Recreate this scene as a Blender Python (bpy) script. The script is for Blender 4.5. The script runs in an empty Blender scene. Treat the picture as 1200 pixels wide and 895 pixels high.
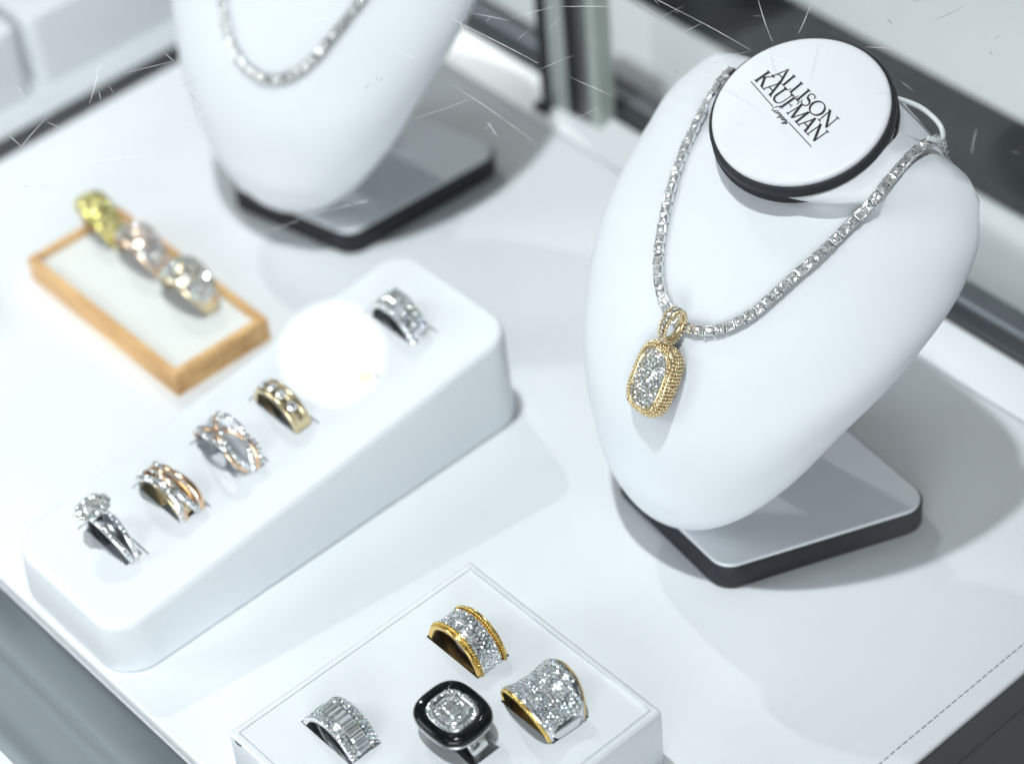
import bpy, bmesh, math, random
from mathutils import Vector, Matrix, Euler
random.seed(7)
SC = bpy.context.scene
COL = SC.collection
MM = 0.001
PI = math.pi
sin, cos = math.sin, math.cos
def rad(a): return math.radians(a)

# ------------------------------------------------------------------ baked world coordinates (mm)
STRAND_LEFT = [(44.56, 47.44, 109.62, -0.27, -0.15, 0.95), (44.61, 44.77, 108.44, -0.35, -0.31, 0.88), (44.69, 42.2, 107.06, -0.4, -0.45, 0.8), (44.78, 39.81, 105.39, -0.41, -0.55, 0.72), (44.86, 37.64, 103.44, -0.37, -0.61, 0.7), (45.04, 35.53, 101.43, -0.29, -0.61, 0.73), (45.4, 33.32, 99.56, -0.23, -0.59, 0.77), (45.95, 31.01, 97.87, -0.18, -0.58, 0.8), (46.64, 28.65, 96.29, -0.17, -0.58, 0.8), (47.43, 26.31, 94.73, -0.16, -0.6, 0.78), (48.29, 24.01, 93.14, -0.16, -0.62, 0.77), (49.24, 21.77, 91.54, -0.16, -0.62, 0.76), (50.29, 19.56, 89.95, -0.16, -0.63, 0.76), (51.41, 17.37, 88.38, -0.15, -0.62, 0.77), (52.61, 15.19, 86.84, -0.14, -0.62, 0.77), (53.88, 13.04, 85.33, -0.13, -0.63, 0.77), (55.23, 10.93, 83.83, -0.12, -0.63, 0.77), (56.68, 8.86, 82.38, -0.11, -0.63, 0.77), (58.25, 6.84, 80.96, -0.1, -0.63, 0.77), (59.92, 4.88, 79.58, -0.09, -0.63, 0.77), (61.72, 3.01, 78.25, -0.08, -0.64, 0.76), (63.7, 1.28, 76.98, -0.07, -0.65, 0.75), (65.91, -0.24, 75.84, -0.06, -0.67, 0.74), (68.34, -1.52, 74.86, -0.04, -0.68, 0.73), (70.98, -2.49, 74.08, -0.03, -0.69, 0.72), (73.74, -3.22, 73.46, -0.01, -0.7, 0.72), (76.55, -3.8, 72.95, 0.01, -0.7, 0.71)]
STRAND_RIGHT = [(76.7, -3.83, 72.92, 0.01, -0.7, 0.71), (79.56, -3.34, 73.26, 0.03, -0.7, 0.71), (82.34, -2.63, 73.77, 0.06, -0.69, 0.72), (84.95, -1.57, 74.53, 0.07, -0.68, 0.73), (87.26, -0.13, 75.57, 0.09, -0.66, 0.75), (89.24, 1.6, 76.82, 0.1, -0.64, 0.76), (90.9, 3.56, 78.22, 0.11, -0.63, 0.77), (92.25, 5.66, 79.71, 0.12, -0.62, 0.78), (93.37, 7.86, 81.28, 0.13, -0.62, 0.78), (94.31, 10.1, 82.9, 0.13, -0.62, 0.78), (95.15, 12.35, 84.56, 0.14, -0.62, 0.77), (95.96, 14.61, 86.22, 0.15, -0.61, 0.78), (96.76, 16.89, 87.86, 0.15, -0.61, 0.78), (97.6, 19.17, 89.48, 0.15, -0.61, 0.78), (98.48, 21.42, 91.11, 0.16, -0.62, 0.77), (99.34, 23.68, 92.77, 0.16, -0.62, 0.77), (100.06, 25.98, 94.4, 0.16, -0.59, 0.8), (100.64, 28.38, 95.97, 0.15, -0.55, 0.82), (101.13, 30.81, 97.5, 0.15, -0.55, 0.82), (101.71, 33.19, 99.09, 0.2, -0.62, 0.76), (102.65, 35.26, 100.9, 0.35, -0.77, 0.54), (103.75, 36.92, 103.03, 0.47, -0.77, 0.42), (104.42, 38.76, 105.19, 0.43, -0.64, 0.63), (104.57, 41.05, 106.96, 0.25, -0.47, 0.85), (104.46, 43.66, 108.27, 0.12, -0.35, 0.93), (104.28, 46.41, 109.21, 0.1, -0.28, 0.95), (104.0, 49.24, 109.86, 0.12, -0.16, 0.98), (103.64, 52.12, 110.24, 0.15, -0.07, 0.99), (103.42, 55.01, 110.54, 0.21, -0.06, 0.98), (103.53, 57.91, 110.78, 0.34, -0.07, 0.94), (103.87, 60.78, 110.49, 0.59, 0.01, 0.81), (104.23, 63.26, 109.07, 0.85, 0.19, 0.5)]
STRAND_BACK = [(-129.48, 4.72, 77.27, 0.07, -0.67, 0.74), (-127.58, 3.1, 75.44, 0.09, -0.69, 0.72), (-125.64, 1.54, 73.59, 0.11, -0.7, 0.7), (-123.63, 0.09, 71.73, 0.13, -0.72, 0.68), (-121.5, -1.2, 69.89, 0.14, -0.74, 0.65), (-119.24, -2.32, 68.08, 0.16, -0.76, 0.63), (-116.83, -3.22, 66.35, 0.18, -0.77, 0.61), (-114.29, -3.89, 64.72, 0.2, -0.78, 0.59), (-111.58, -4.27, 63.27, 0.22, -0.79, 0.58), (-108.74, -4.33, 62.04, 0.25, -0.79, 0.56), (-105.79, -3.97, 61.17, 0.28, -0.79, 0.55), (-102.83, -3.2, 60.71, 0.31, -0.78, 0.54), (-99.99, -1.98, 60.77, 0.34, -0.77, 0.54), (-97.42, -0.36, 61.36, 0.36, -0.75, 0.55), (-95.22, 1.54, 62.4, 0.38, -0.73, 0.57), (-93.45, 3.65, 63.83, 0.39, -0.71, 0.59), (-92.07, 5.87, 65.48, 0.4, -0.69, 0.6), (-91.01, 8.15, 67.29, 0.41, -0.67, 0.63), (-90.23, 10.49, 69.17, 0.41, -0.64, 0.65), (-89.64, 12.86, 71.07, 0.41, -0.62, 0.67), (-89.18, 15.29, 72.95, 0.4, -0.59, 0.7), (-88.83, 17.76, 74.78, 0.4, -0.57, 0.72), (-88.55, 20.28, 76.57, 0.39, -0.55, 0.74), (-88.37, 22.84, 78.31, 0.39, -0.53, 0.75), (-88.26, 25.41, 80.04, 0.39, -0.52, 0.76), (-88.21, 27.99, 81.75, 0.39, -0.52, 0.76), (-88.21, 30.57, 83.47, 0.4, -0.52, 0.76)]
BR = [(48.8, 53.8, 65.6, 42.0), (61.6, 60.3, 68.0, 49.1), (84.2, 56.1, 89.7, 60.1), (40.0, 35.6, 64.2, 35.7), (58.6, 25.2, 64.4, 35.5), (46.0, 29.5, 46.9, 35.8), (-2.4, -6.6, 28.5, -4.3), (38.6, -2.8, 52.1, -0.9), (8.9, 3.7, 13.3, 15.3), (-0.8, -1.6, 9.5, 3.2), (30.6, -6.3, 32.7, 3.9), (17.0, -25.0, 52.2, -26.8), (16.9, -0.6, 16.3, 3.9), (22.9, -40.5, 27.4, -23.6), (38.9, -31.8, 38.0, -28.4), (37.1, -29.3, 43.3, -31.4), (36.2, -75.2, 39.3, -67.9), (51.9, -16.0, 53.1, -6.5), (28.4, 35.2, 40.0, 35.6), (23.9, 31.2, 46.0, 29.5), (14.5, 16.0, 25.4, 25.8), (30.3, -92.4, 32.4, -85.3), (31.9, -84.9, 39.3, -67.9), (-43.0, -92.9, -55.3, -81.2), (-40.8, -115.5, -46.0, -104.3), (-46.9, -114.6, -41.4, -115.1), (-44.5, -104.8, -40.6, -104.1), (-24.6, -108.2, -15.3, -96.4), (-46.9, -78.9, -42.0, -68.0), (-63.8, -101.4, -57.2, -102.6), (100.1, 51.4, 105.1, 50.4), (126.0, 49.4, 131.4, 41.4), (137.3, 48.2, 139.9, 49.3), (-45.4, -88.3, -42.4, -89.9), (-45.2, -85.2, -42.4, -86.1), (-45.7, -66.9, -41.8, -67.3), (66.8, 39.1, 74.5, 32.6), (-4.4, -25.1, 4.7, -24.2), (39.3, 14.9, 47.2, 16.3), (0.2, -5.7, 5.6, -9.0), (5.3, -1.1, 4.2, 1.4)]
DK = [(-31.4, -72.6, -31.1, -67.9), (-27.3, -72.7, -23.3, -73.8), (4.4, -41.5, 3.4, -39.0), (3.3, -37.2, 2.8, -35.7), (4.5, -36.5, 4.2, -35.4), (77.2, 78.0, 82.0, 80.4), (80.3, 68.8, 82.5, 67.8), (108.1, 75.5, 109.7, 74.6), (78.9, 47.8, 79.2, 48.1), (89.4, 75.6, 90.9, 86.9), (56.3, 16.9, 57.2, 16.7), (-27.7, -123.4, -26.2, -122.9), (-24.7, -121.1, -23.1, -118.7), (-17.9, -101.1, -18.5, -99.8), (105.4, 80.3, 105.6, 82.4), (-21.1, -74.6, -19.7, -75.2), (-19.5, -79.8, -18.2, -80.0), (-15.9, -77.4, -15.8, -75.4)]
LOOP = [(85, 66.2, 111.2), (89.4, 66.6, 112.0), (94.6, 66.6, 112.5), (100.1, 65.8, 112.0), (103.2, 64.7, 111.0), (104.4, 63.3, 109.6), (104.8, 60.6, 111.0), (103.6, 58.6, 112.2)]
PEND_C, PEND_N, PEND_UP = (77.7, -14.5, 62.0), (-.14, -.82, .56), (-.06, .50, .86)
PEND_A, PEND_B = 6.7, 9.3
WLO, WHI = .035, .48
KEY_P, KEY_AT, KEY_SIZE, FILL_P, SPK_P, AREA_P = 78., (-45, -45, 0), 25., 36., .4, 16.
SIDE_P = 6.
GLARE_P = .34
NEXT_P = 75.
FOCUS, FSTOP, EXPO = 657., 6.5, 0.08

# bust cross-sections: height, half width, centre, front bulge (fitted to the display's outline)
BZ = [8.0, 12.0, 20.0, 34.0, 52.0, 72.0, 88.0, 97.0, 103.0, 108.0]
BA = [10.28, 14.4, 22.46, 32.94, 42.41, 51.32, 52.92, 50.3, 42.73, 30.03]
BW = [4.11, 2.64, 2.57, 6.79, 16.05, 33.52, 51.62, 59.1, 64.32, 55.03]
BB = [8.36, 11.73, 16.18, 20.34, 25.31, 28.47, 27.64, 26.95, 24.99, 21.0]

# ------------------------------------------------------------------ materials
def mat(name, color, rough=.5, metal=0., spec=.5, coat=0., bump=None, vary=None, ior=None):
    m = bpy.data.materials.new(name); m.use_nodes = True
    nt = m.node_tree; b = nt.nodes['Principled BSDF']
    b.inputs['Base Color'].default_value = (*color, 1); b.inputs['Roughness'].default_value = rough
    b.inputs['Metallic'].default_value = metal; b.inputs['Specular IOR Level'].default_value = spec
    b.inputs['Coat Weight'].default_value = coat
    if ior: b.inputs['IOR'].default_value = ior
    tc = nt.nodes.new('ShaderNodeTexCoord')
    if bump:
        sc, st, dist = bump
        n = nt.nodes.new('ShaderNodeTexNoise'); n.inputs['Scale'].default_value = sc; n.inputs['Detail'].default_value = 4
        nt.links.new(tc.outputs['Object'], n.inputs['Vector'])
        bp = nt.nodes.new('ShaderNodeBump'); bp.inputs['Strength'].default_value = st; bp.inputs['Distance'].default_value = dist
        nt.links.new(n.outputs['Fac'], bp.inputs['Height']); nt.links.new(bp.outputs['Normal'], b.inputs['Normal'])
    if vary:
        sc, c2, lo, hi = vary
        n = nt.nodes.new('ShaderNodeTexNoise'); n.inputs['Scale'].default_value = sc; n.inputs['Detail'].default_value = 5
        nt.links.new(tc.outputs['Object'], n.inputs['Vector'])
        r = nt.nodes.new('ShaderNodeMapRange'); r.inputs['From Min'].default_value = lo; r.inputs['From Max'].default_value = hi
        nt.links.new(n.outputs['Fac'], r.inputs['Value'])
        mx = nt.nodes.new('ShaderNodeMix'); mx.data_type = 'RGBA'
        mx.inputs['A'].default_value = (*color, 1); mx.inputs['B'].default_value = (*c2, 1)
        nt.links.new(r.outputs['Result'], mx.inputs['Factor']); nt.links.new(mx.outputs['Result'], b.inputs['Base Color'])
    return m

M = {}
M['pad'] = mat('white_leatherette', (.795, .82, .845), .45, spec=.35, bump=(900, .15, .0002), vary=(14, (.765, .79, .812), .45, .75))
M['bust'] = mat('white_bust_leatherette', (.79, .82, .855), .45, spec=.3, bump=(1100, .2, .00025), vary=(20, (.775, .795, .835), .4, .8))
M['tray'] = mat('white_tray_leatherette', (.79, .82, .85), .5, spec=.3, bump=(1200, .08, .00015), vary=(30, (.77, .79, .825), .45, .8))
M['tray_side'] = M['tray']
M['cap'] = mat('white_cap', (.84, .85, .88), .38, spec=.4, vary=(60, (.80, .82, .84), .5, .8))
M['charcoal'] = mat('charcoal_vinyl', (.030, .031, .037), .55, spec=.2, bump=(1500, .12, .0002), vary=(700, (.032, .032, .038), .5, .8))
M['ink'] = mat('black_ink', (.008, .009, .012), .4)
M['counter'] = mat('white_counter', (.80, .83, .85), .4, vary=(6, (.77, .80, .82), .4, .8))
M['ledge'] = mat('white_acrylic_ledge', (.86, .88, .90), .22, spec=.6)
M['alu'] = mat('brushed_aluminium', (.50, .53, .55), .33, metal=.9, bump=(400, .05, .0002))
M['alu_dark'] = mat('dark_anodised_metal', (.012, .014, .017), .55, metal=0., spec=.15, vary=(40, (.02, .022, .026), .4, .8))
M['gasket'] = mat('black_gasket', (.02, .021, .024), .5)
M['green_glass'] = mat('green_glass_edge', (.50, .56, .50), .2, spec=.6)
M['gold'] = mat('yellow_gold', (.93, .62, .20), .16, metal=1.)
M['gold_old'] = mat('antique_gold_beads', (.72, .55, .18), .2, metal=1.)
M['lemon_gold'] = mat('pale_yellow_gold', (.80, .70, .20), .16, metal=1.)
M['rose'] = mat('rose_gold', (.90, .62, .42), .18, metal=1.)
M['champagne'] = mat('champagne_gold', (.80, .66, .42), .22, metal=1.)
M['silver'] = mat('white_gold', (.86, .87, .89), .16, metal=1.)
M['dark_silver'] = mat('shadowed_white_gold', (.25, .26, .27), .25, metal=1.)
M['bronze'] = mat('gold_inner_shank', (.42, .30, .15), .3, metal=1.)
M['enamel'] = mat('black_enamel', (.003, .005, .006), .06, spec=.4)
M['paper'] = mat('white_paper_tag', (.82, .82, .86), .6)
M['cord'] = mat('white_plastic_loop', (.82, .85, .86), .35)
M['stitch'] = mat('grey_thread', (.22, .25, .27), .7)
M['foam'] = mat('ivory_foam', (.82, .83, .80), .75, spec=.2, bump=(1500, .1, .0002))
M['velcro'] = mat('tan_thread', (.35, .27, .18), .8)

def wood():
    m = mat('bamboo_wood', (.70, .40, .15), .4, spec=.4); nt = m.node_tree; b = nt.nodes['Principled BSDF']
    tc = nt.nodes.new('ShaderNodeTexCoord'); mp = nt.nodes.new('ShaderNodeMapping'); mp.inputs['Scale'].default_value = (14, 60, 260)
    n = nt.nodes.new('ShaderNodeTexNoise'); n.inputs['Scale'].default_value = 3; n.inputs['Detail'].default_value = 6
    cr = nt.nodes.new('ShaderNodeValToRGB'); e = cr.color_ramp.elements
    e[0].position = .3; e[0].color = (.50, .25, .09, 1); e[1].position = .62; e[1].color = (.80, .50, .21, 1)
    nt.links.new(tc.outputs['Object'], mp.inputs['Vector']); nt.links.new(mp.outputs['Vector'], n.inputs['Vector'])
    nt.links.new(n.outputs['Fac'], cr.inputs['Fac']); nt.links.new(cr.outputs['Color'], b.inputs['Base Color'])
    return m
M['wood'] = wood()

def gem(name, tint, diff=.22):
    # cut stone: mirror-bright facets over a milky scattering body, fire put in as a random facet tint per stone
    m = bpy.data.materials.new(name); m.use_nodes = True; nt = m.node_tree; nt.nodes.clear()
    o = nt.nodes.new('ShaderNodeOutputMaterial'); mx = nt.nodes.new('ShaderNodeMixShader'); mx.inputs['Fac'].default_value = diff
    ge = nt.nodes.new('ShaderNodeNewGeometry'); cr = nt.nodes.new('ShaderNodeValToRGB'); cr.color_ramp.interpolation = 'CONSTANT'; e = cr.color_ramp.elements
    cols = [(1, 1, 1), (.86, 1, .94), (1, 1, 1), (.84, .92, 1), (1, .95, .88), (1, 1, 1), (.95, .9, 1), (.97, 1, .88)]
    e[0].color = (*cols[0], 1); e[0].position = 0; e[1].color = (*cols[1], 1); e[1].position = .125
    for i in range(2, 8): x = e.new(.125 * i); x.color = (*cols[i], 1)
    ml = nt.nodes.new('ShaderNodeMix'); ml.data_type = 'RGBA'; ml.blend_type = 'MULTIPLY'; ml.inputs['Factor'].default_value = 1; ml.inputs['B'].default_value = (*tint, 1)
    nt.links.new(ge.outputs['Random Per Island'], cr.inputs['Fac']); nt.links.new(cr.outputs['Color'], ml.inputs['A'])
    s = nt.nodes.new('ShaderNodeBsdfGlossy'); s.inputs['Roughness'].default_value = .06; nt.links.new(ml.outputs['Result'], s.inputs['Color'])
    d = nt.nodes.new('ShaderNodeBsdfDiffuse'); d.inputs['Color'].default_value = (*[.95 * c for c in tint], 1)
    nt.links.new(s.outputs[0], mx.inputs[1]); nt.links.new(d.outputs[0], mx.inputs[2]); nt.links.new(mx.outputs[0], o.inputs['Surface'])
    return m
M['diamond'] = gem('diamond', (.95, .98, 1.0))
M['yellow_gem'] = gem('yellow_diamond', (.95, .88, .40))

def clear_glass():
    m = bpy.data.materials.new('clear_case_glass'); m.use_nodes = True; nt = m.node_tree; nt.nodes.clear()
    o = nt.nodes.new('ShaderNodeOutputMaterial'); mx = nt.nodes.new('ShaderNodeMixShader')
    # Schlick reflectance, the same from either side of a pane face
    ge = nt.nodes.new('ShaderNodeNewGeometry'); dt = nt.nodes.new('ShaderNodeVectorMath'); dt.operation = 'DOT_PRODUCT'
    nt.links.new(ge.outputs['Incoming'], dt.inputs[0]); nt.links.new(ge.outputs['Normal'], dt.inputs[1])
    def mth(op, a, b=None):
        n = nt.nodes.new('ShaderNodeMath'); n.operation = op
        for i, v in enumerate((a, b)):
            if v is None: continue
            if isinstance(v, (int, float)): n.inputs[i].default_value = v
            else: nt.links.new(v, n.inputs[i])
        return n.outputs[0]
    p5 = mth('POWER', mth('SUBTRACT', 1.0, mth('ABSOLUTE', dt.outputs['Value'])), 5.0)
    fac = mth('ADD', mth('MULTIPLY', p5, .96), .04)
    t = nt.nodes.new('ShaderNodeBsdfTransparent'); t.inputs['Color'].default_value = (.985, .995, .995, 1)
    g = nt.nodes.new('ShaderNodeBsdfGlossy'); g.inputs['Roughness'].default_value = 0.0
    nt.links.new(fac, mx.inputs['Fac']); nt.links.new(t.outputs[0], mx.inputs[1]); nt.links.new(g.outputs[0], mx.inputs[2])
    nt.links.new(mx.outputs[0], o.inputs['Surface']); return m
M['glass'] = clear_glass()
M['scratch'] = mat('white_scratch', (.92, .94, .95), .6)
M['scratch_dark'] = mat('grey_scuff', (.10, .12, .13), .6)

# ------------------------------------------------------------------ mesh helpers (all in mm)
class MB:
    def __init__(s): s.v = []; s.f = []; s.mi = []; s.sm = []
    def add(s, vs, fs, mi=0, smooth=False, T=None):
        o = len(s.v)
        s.v += [tuple(T @ Vector(v)) if T else tuple(v) for v in vs]
        for f in fs: s.f.append(tuple(i + o for i in f)); s.mi.append(mi); s.sm.append(smooth)
        return s
    def box(s, x0, x1, y0, y1, z0, z1, mi=0, T=None, b=0):
        if b <= 0:
            vs = [(x, y, z) for z in (z0, z1) for y in (y0, y1) for x in (x0, x1)]
            return s.add(vs, [(0, 2, 3, 1), (4, 5, 7, 6), (0, 1, 5, 4), (2, 6, 7, 3), (0, 4, 6, 2), (1, 3, 7, 5)], mi, False, T)
        out = rrect(x0, x1, y0, y1, b, 3)
        inn = rrect(x0 + b, x1 - b, y0 + b, y1 - b, .01, 3)
        rings = [[(x, y, z0) for x, y in out]]
        for k in range(4):
            a = k / 3 * PI / 2; q = 1 - cos(a)
            rings.append([(ox + (ix - ox) * q, oy + (iy - oy) * q, z1 - b + b * sin(a)) for (ox, oy), (ix, iy) in zip(out, inn)])
        return s.loft(rings, mi, True, T, cap0=True, cap1=True)
    def loft(s, rings, mi=0, smooth=True, T=None, cap0=False, cap1=False, closed=True, wrap=False):
        n = len(rings[0]); vs = [p for r in rings for p in r]; fs = []
        m = len(rings)
        for i in range(m if wrap else m - 1):
            i2 = (i + 1) % m
            for j in range(n if closed else n - 1):
                j2 = (j + 1) % n
                fs.append((i * n + j, i * n + j2, i2 * n + j2, i2 * n + j))
        s.add(vs, fs, mi, smooth, T)
        if cap0: s.add(rings[0], [tuple(range(n))[::-1]], mi, False, T)
        if cap1: s.add(rings[-1], [tuple(range(n))], mi, False, T)
        return s
    def tube(s, pts, r, n=8, mi=0, T=None, closed=False):
        pts = [Vector(p) for p in pts]; rings = []; m = len(pts); up = None
        for i, p in enumerate(pts):
            if closed: t = pts[(i + 1) % m] - pts[i - 1]
            else: t = pts[min(i + 1, m - 1)] - pts[max(i - 1, 0)]
            t.normalize()
            if up is None: up = t.orthogonal().normalized()
            up = (up - t * up.dot(t)).normalized(); b = t.cross(up)
            rr = r(i / (m - 1)) if callable(r) else r
            rings.append([p + (up * cos(a) + b * sin(a)) * rr for a in [2 * PI * k / n for k in range(n)]])
        return s.loft(rings, mi, True, T, cap0=not closed, cap1=not closed, wrap=closed)
    def ball(s, c, r, mi=0, T=None, nu=8, nv=5):
        vs = [(c[0], c[1], c[2] + r)]
        for i in range(1, nv):
            a = PI * i / nv
            vs += [(c[0] + r * sin(a) * cos(2 * PI * j / nu), c[1] + r * sin(a) * sin(2 * PI * j / nu), c[2] + r * cos(a)) for j in range(nu)]
        vs.append((c[0], c[1], c[2] - r)); fs = []
        for j in range(nu): fs.append((0, 1 + j, 1 + (j + 1) % nu))
        for i in range(nv - 2):
            for j in range(nu):
                a = 1 + i * nu + j; b = 1 + i * nu + (j + 1) % nu; fs.append((a, a + nu, b + nu, b))
        L = len(vs) - 1; o = 1 + (nv - 2) * nu
        for j in range(nu): fs.append((o + j, L, o + (j + 1) % nu))
        return s.add(vs, fs, mi, True, T)
    def stone(s, p, n, r, mi=0, seg=8, spin=None, tilt=6, T=None):
        """a round brilliant: table, crown, girdle, pavilion; p = girdle centre"""
        n = Vector(n).normalized()
        j = Vector((random.gauss(0, 1), random.gauss(0, 1), random.gauss(0, 1))) * math.tan(rad(tilt)) * .6
        n = (n + j).normalized(); x = n.orthogonal().normalized(); y = n.cross(x)
        sp = random.random() * 6.28 if spin is None else spin; p = Vector(p)
        def P(rr, a, h): return p + (x * cos(a + sp) + y * sin(a + sp)) * rr * r + n * h * r
        st = 2 * PI / seg
        tab = [P(.54, st * k, .36) for k in range(seg)]; mid = [P(.80, st * (k + .5), .20) for k in range(seg)]
        gir = [P(1, st * k / 2, 0) for k in range(2 * seg)]; pav = [P(.5, st * (k + .5), -.40) for k in range(seg)]
        cul = [P(0, 0, -.8)]
        vs = tab + mid + gir + pav + cul; a, b, c, d = 0, seg, 2 * seg, 4 * seg; L = len(vs) - 1
        fs = [tuple(range(seg))]
        for k in range(seg):
            k2 = (k + 1) % seg; g0, g1, g2 = c + 2 * k, c + 2 * k + 1, c + (2 * k + 2) % (2 * seg)
            fs += [(a + k, b + k, a + k2), (a + k, g0, b + k), (b + k, g2, a + k2), (b + k, g0, g1), (b + k, g1, g2)]
            fs += [(g0, d + k, g1), (g1, d + k, g2), (g2, d + k, d + k2), (d + k, L, d + k2)]
        return s.add(vs, fs, mi, False, T)
    def chip(s, p, n, r, mi=0, T=None, seg=5, tilt=9):
        """a small pave stone: table, crown, pavilion"""
        n = Vector(n).normalized()
        j = Vector((random.gauss(0, 1), random.gauss(0, 1), random.gauss(0, 1)))
        p = Vector(p) + (j - n * j.dot(n)) * r * .13
        j = Vector((random.gauss(0, 1), random.gauss(0, 1), random.gauss(0, 1))) * math.tan(rad(tilt * 1.5)) * .6; r *= random.uniform(.9, 1.08)
        n = (n + j).normalized(); x = n.orthogonal().normalized(); y = n.cross(x); sp = random.random() * 6.28
        st = 2 * PI / seg
        tab = [p + (x * cos(st * k + sp) + y * sin(st * k + sp)) * r * .52 + n * .38 * r for k in range(seg)]
        gir = [p + (x * cos(st * (k + .5) + sp) + y * sin(st * (k + .5) + sp)) * r for k in range(seg)]
        vs = tab + gir + [p - n * r * .6]; fs = [tuple(range(seg))]
        for k in range(seg):
            k2 = (k + 1) % seg; fs += [(k, seg + k, k2), (k2, seg + k, seg + k2), (seg + k, 2 * seg, seg + k2)]
        return s.add(vs, fs, mi, False, T)
    def baguette(s, p, n, t, L, w, mi=0, T=None, tilt=3):
        n = Vector(n).normalized()
        n = (n + Vector((random.gauss(0, 1), random.gauss(0, 1), random.gauss(0, 1))) * math.tan(rad(tilt)) * .6).normalized()
        t = Vector(t); t = (t - n * t.dot(n)).normalized(); b = n.cross(t); p = Vector(p)
        def R(k, kk, h): return [p + t * sx * L / 2 * k + b * sy * w / 2 * kk + n * h for sx, sy in ((-1, -1), (1, -1), (1, 1), (-1, 1))]
        rings = [R(.25, .05, -w * .7), R(1, 1, 0), R(.90, .76, w * .16), R(.78, .48, w * .26)]
        vs = [q for r in rings for q in r]; fs = [(12, 13, 14, 15), (3, 2, 1, 0)]
        for i in range(3):
            for k in range(4): fs.append((i * 4 + k, i * 4 + (k + 1) % 4, i * 4 + 4 + (k + 1) % 4, i * 4 + 4 + k))
        return s.add(vs, fs, mi, False, T)
    def build(s, name, mats, parent=None, loc=None):
        me = bpy.data.meshes.new(name)
        o3 = Vector(loc) if loc else Vector((0, 0, 0))
        me.from_pydata([tuple((Vector(v) - o3) * MM) for v in s.v], [], s.f)
        for m in (mats if isinstance(mats, (list, tuple)) else [mats]): me.materials.append(m)
        me.polygons.foreach_set('material_index', s.mi); me.polygons.foreach_set('use_smooth', s.sm); me.update()
        bm = bmesh.new(); bm.from_mesh(me); bmesh.ops.recalc_face_normals(bm, faces=bm.faces); bm.to_mesh(me); bm.free()
        o = bpy.data.objects.new(name, me); COL.objects.link(o); o.location = o3 * MM
        if parent: o.parent = parent
        return o

def rrect(x0, x1, y0, y1, r, k=6):
    pts = []
    for cx, cy, a0 in ((x1 - r, y1 - r, 0), (x0 + r, y1 - r, PI / 2), (x0 + r, y0 + r, PI), (x1 - r, y0 + r, 1.5 * PI)):
        pts += [(cx + r * cos(a0 + PI / 2 * i / k), cy + r * sin(a0 + PI / 2 * i / k)) for i in range(k + 1)]
    return pts
def tag(o, label=None, cat=None, group=None, kind=None):
    if label: o['label'] = label
    if cat: o['category'] = cat
    if group: o['group'] = group
    if kind: o['kind'] = kind
    return o
def empty(name, loc, rot=(0, 0, 0)):
    o = bpy.data.objects.new(name, None); COL.objects.link(o); o.empty_display_size = .005
    o.location = Vector(loc) * MM; o.rotation_euler = rot; return o
def cut(o, boxes):
    """carve the ring slots into a tray: the cutters are removed again straight away"""
    for b in boxes:
        c = MB().box(*b).build('cutter', M['tray']); c.parent = None
        md = o.modifiers.new('slot', 'BOOLEAN'); md.operation = 'DIFFERENCE'; md.object = c; md.solver = 'EXACT'
        bpy.context.view_layer.update()
        dg = bpy.context.evaluated_depsgraph_get()
        me = bpy.data.meshes.new_from_object(o.evaluated_get(dg)); o.modifiers.clear(); old = o.data; o.data = me
        bpy.data.objects.remove(c); bpy.data.meshes.remove(old)

# ------------------------------------------------------------------ the setting
cnt = MB().box(-900, 900, -330, 900, -14, -4).build('counter_top', M['counter']); tag(cnt, 'white counter surface beneath and behind the display pad', 'counter', kind='structure')
pad = MB().box(-203, 177, -151.7, 90, -4, 0, b=.8).build('display_floor', M['pad'])
tag(pad, 'white leatherette display floor with a stitched right edge', 'display floor', kind='structure')
st = MB()
y = -150
while y < 89:
    st.box(170.95, 171.25, y, y + 1.6, -.05, .1); y += 2.35
st.build('stitching', M['stitch'], pad)
sg = MB().loft([[(x, y, z) for y, z in ((90.3, -4), (90.3, .1), (91, .5), (103, 4.2), (104, 4.2), (104, -4))] for x in (-198, 172)], smooth=False, cap0=True, cap1=True).build('back_ledge', M['ledge'])
tag(sg, 'bright white acrylic ledge strip along the back edge of the display floor', 'ledge')

tr = empty('edge_trim', (190, -30, -4)); tag(tr, 'charcoal trim strip along the stitched right edge of the floor', 'trim strip')
def child_box(root, name, m, bx, b=0):
    l = root.location / MM
    o = MB().box(bx[0] - l.x, bx[1] - l.x, bx[2] - l.y, bx[3] - l.y, bx[4] - l.z, bx[5] - l.z, b=b).build(name, m, root); return o
child_box(tr, 'flat_strip', M['charcoal'], (177.3, 184.5, -330, 89, -4, -1.2), .6)
child_box(tr, 'raised_lip', M['charcoal'], (184.8, 215, -330, 89, -4, .6), 1.6)
t2 = MB().box(-212.5, -203.2, -151, 89, -4, -.3, b=.4).build('edge_trim', M['charcoal'], loc=(-206, -30, -4))
tag(t2, 'dark trim strip along the left edge of the floor, before the grey blocks', 'trim strip')

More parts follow.
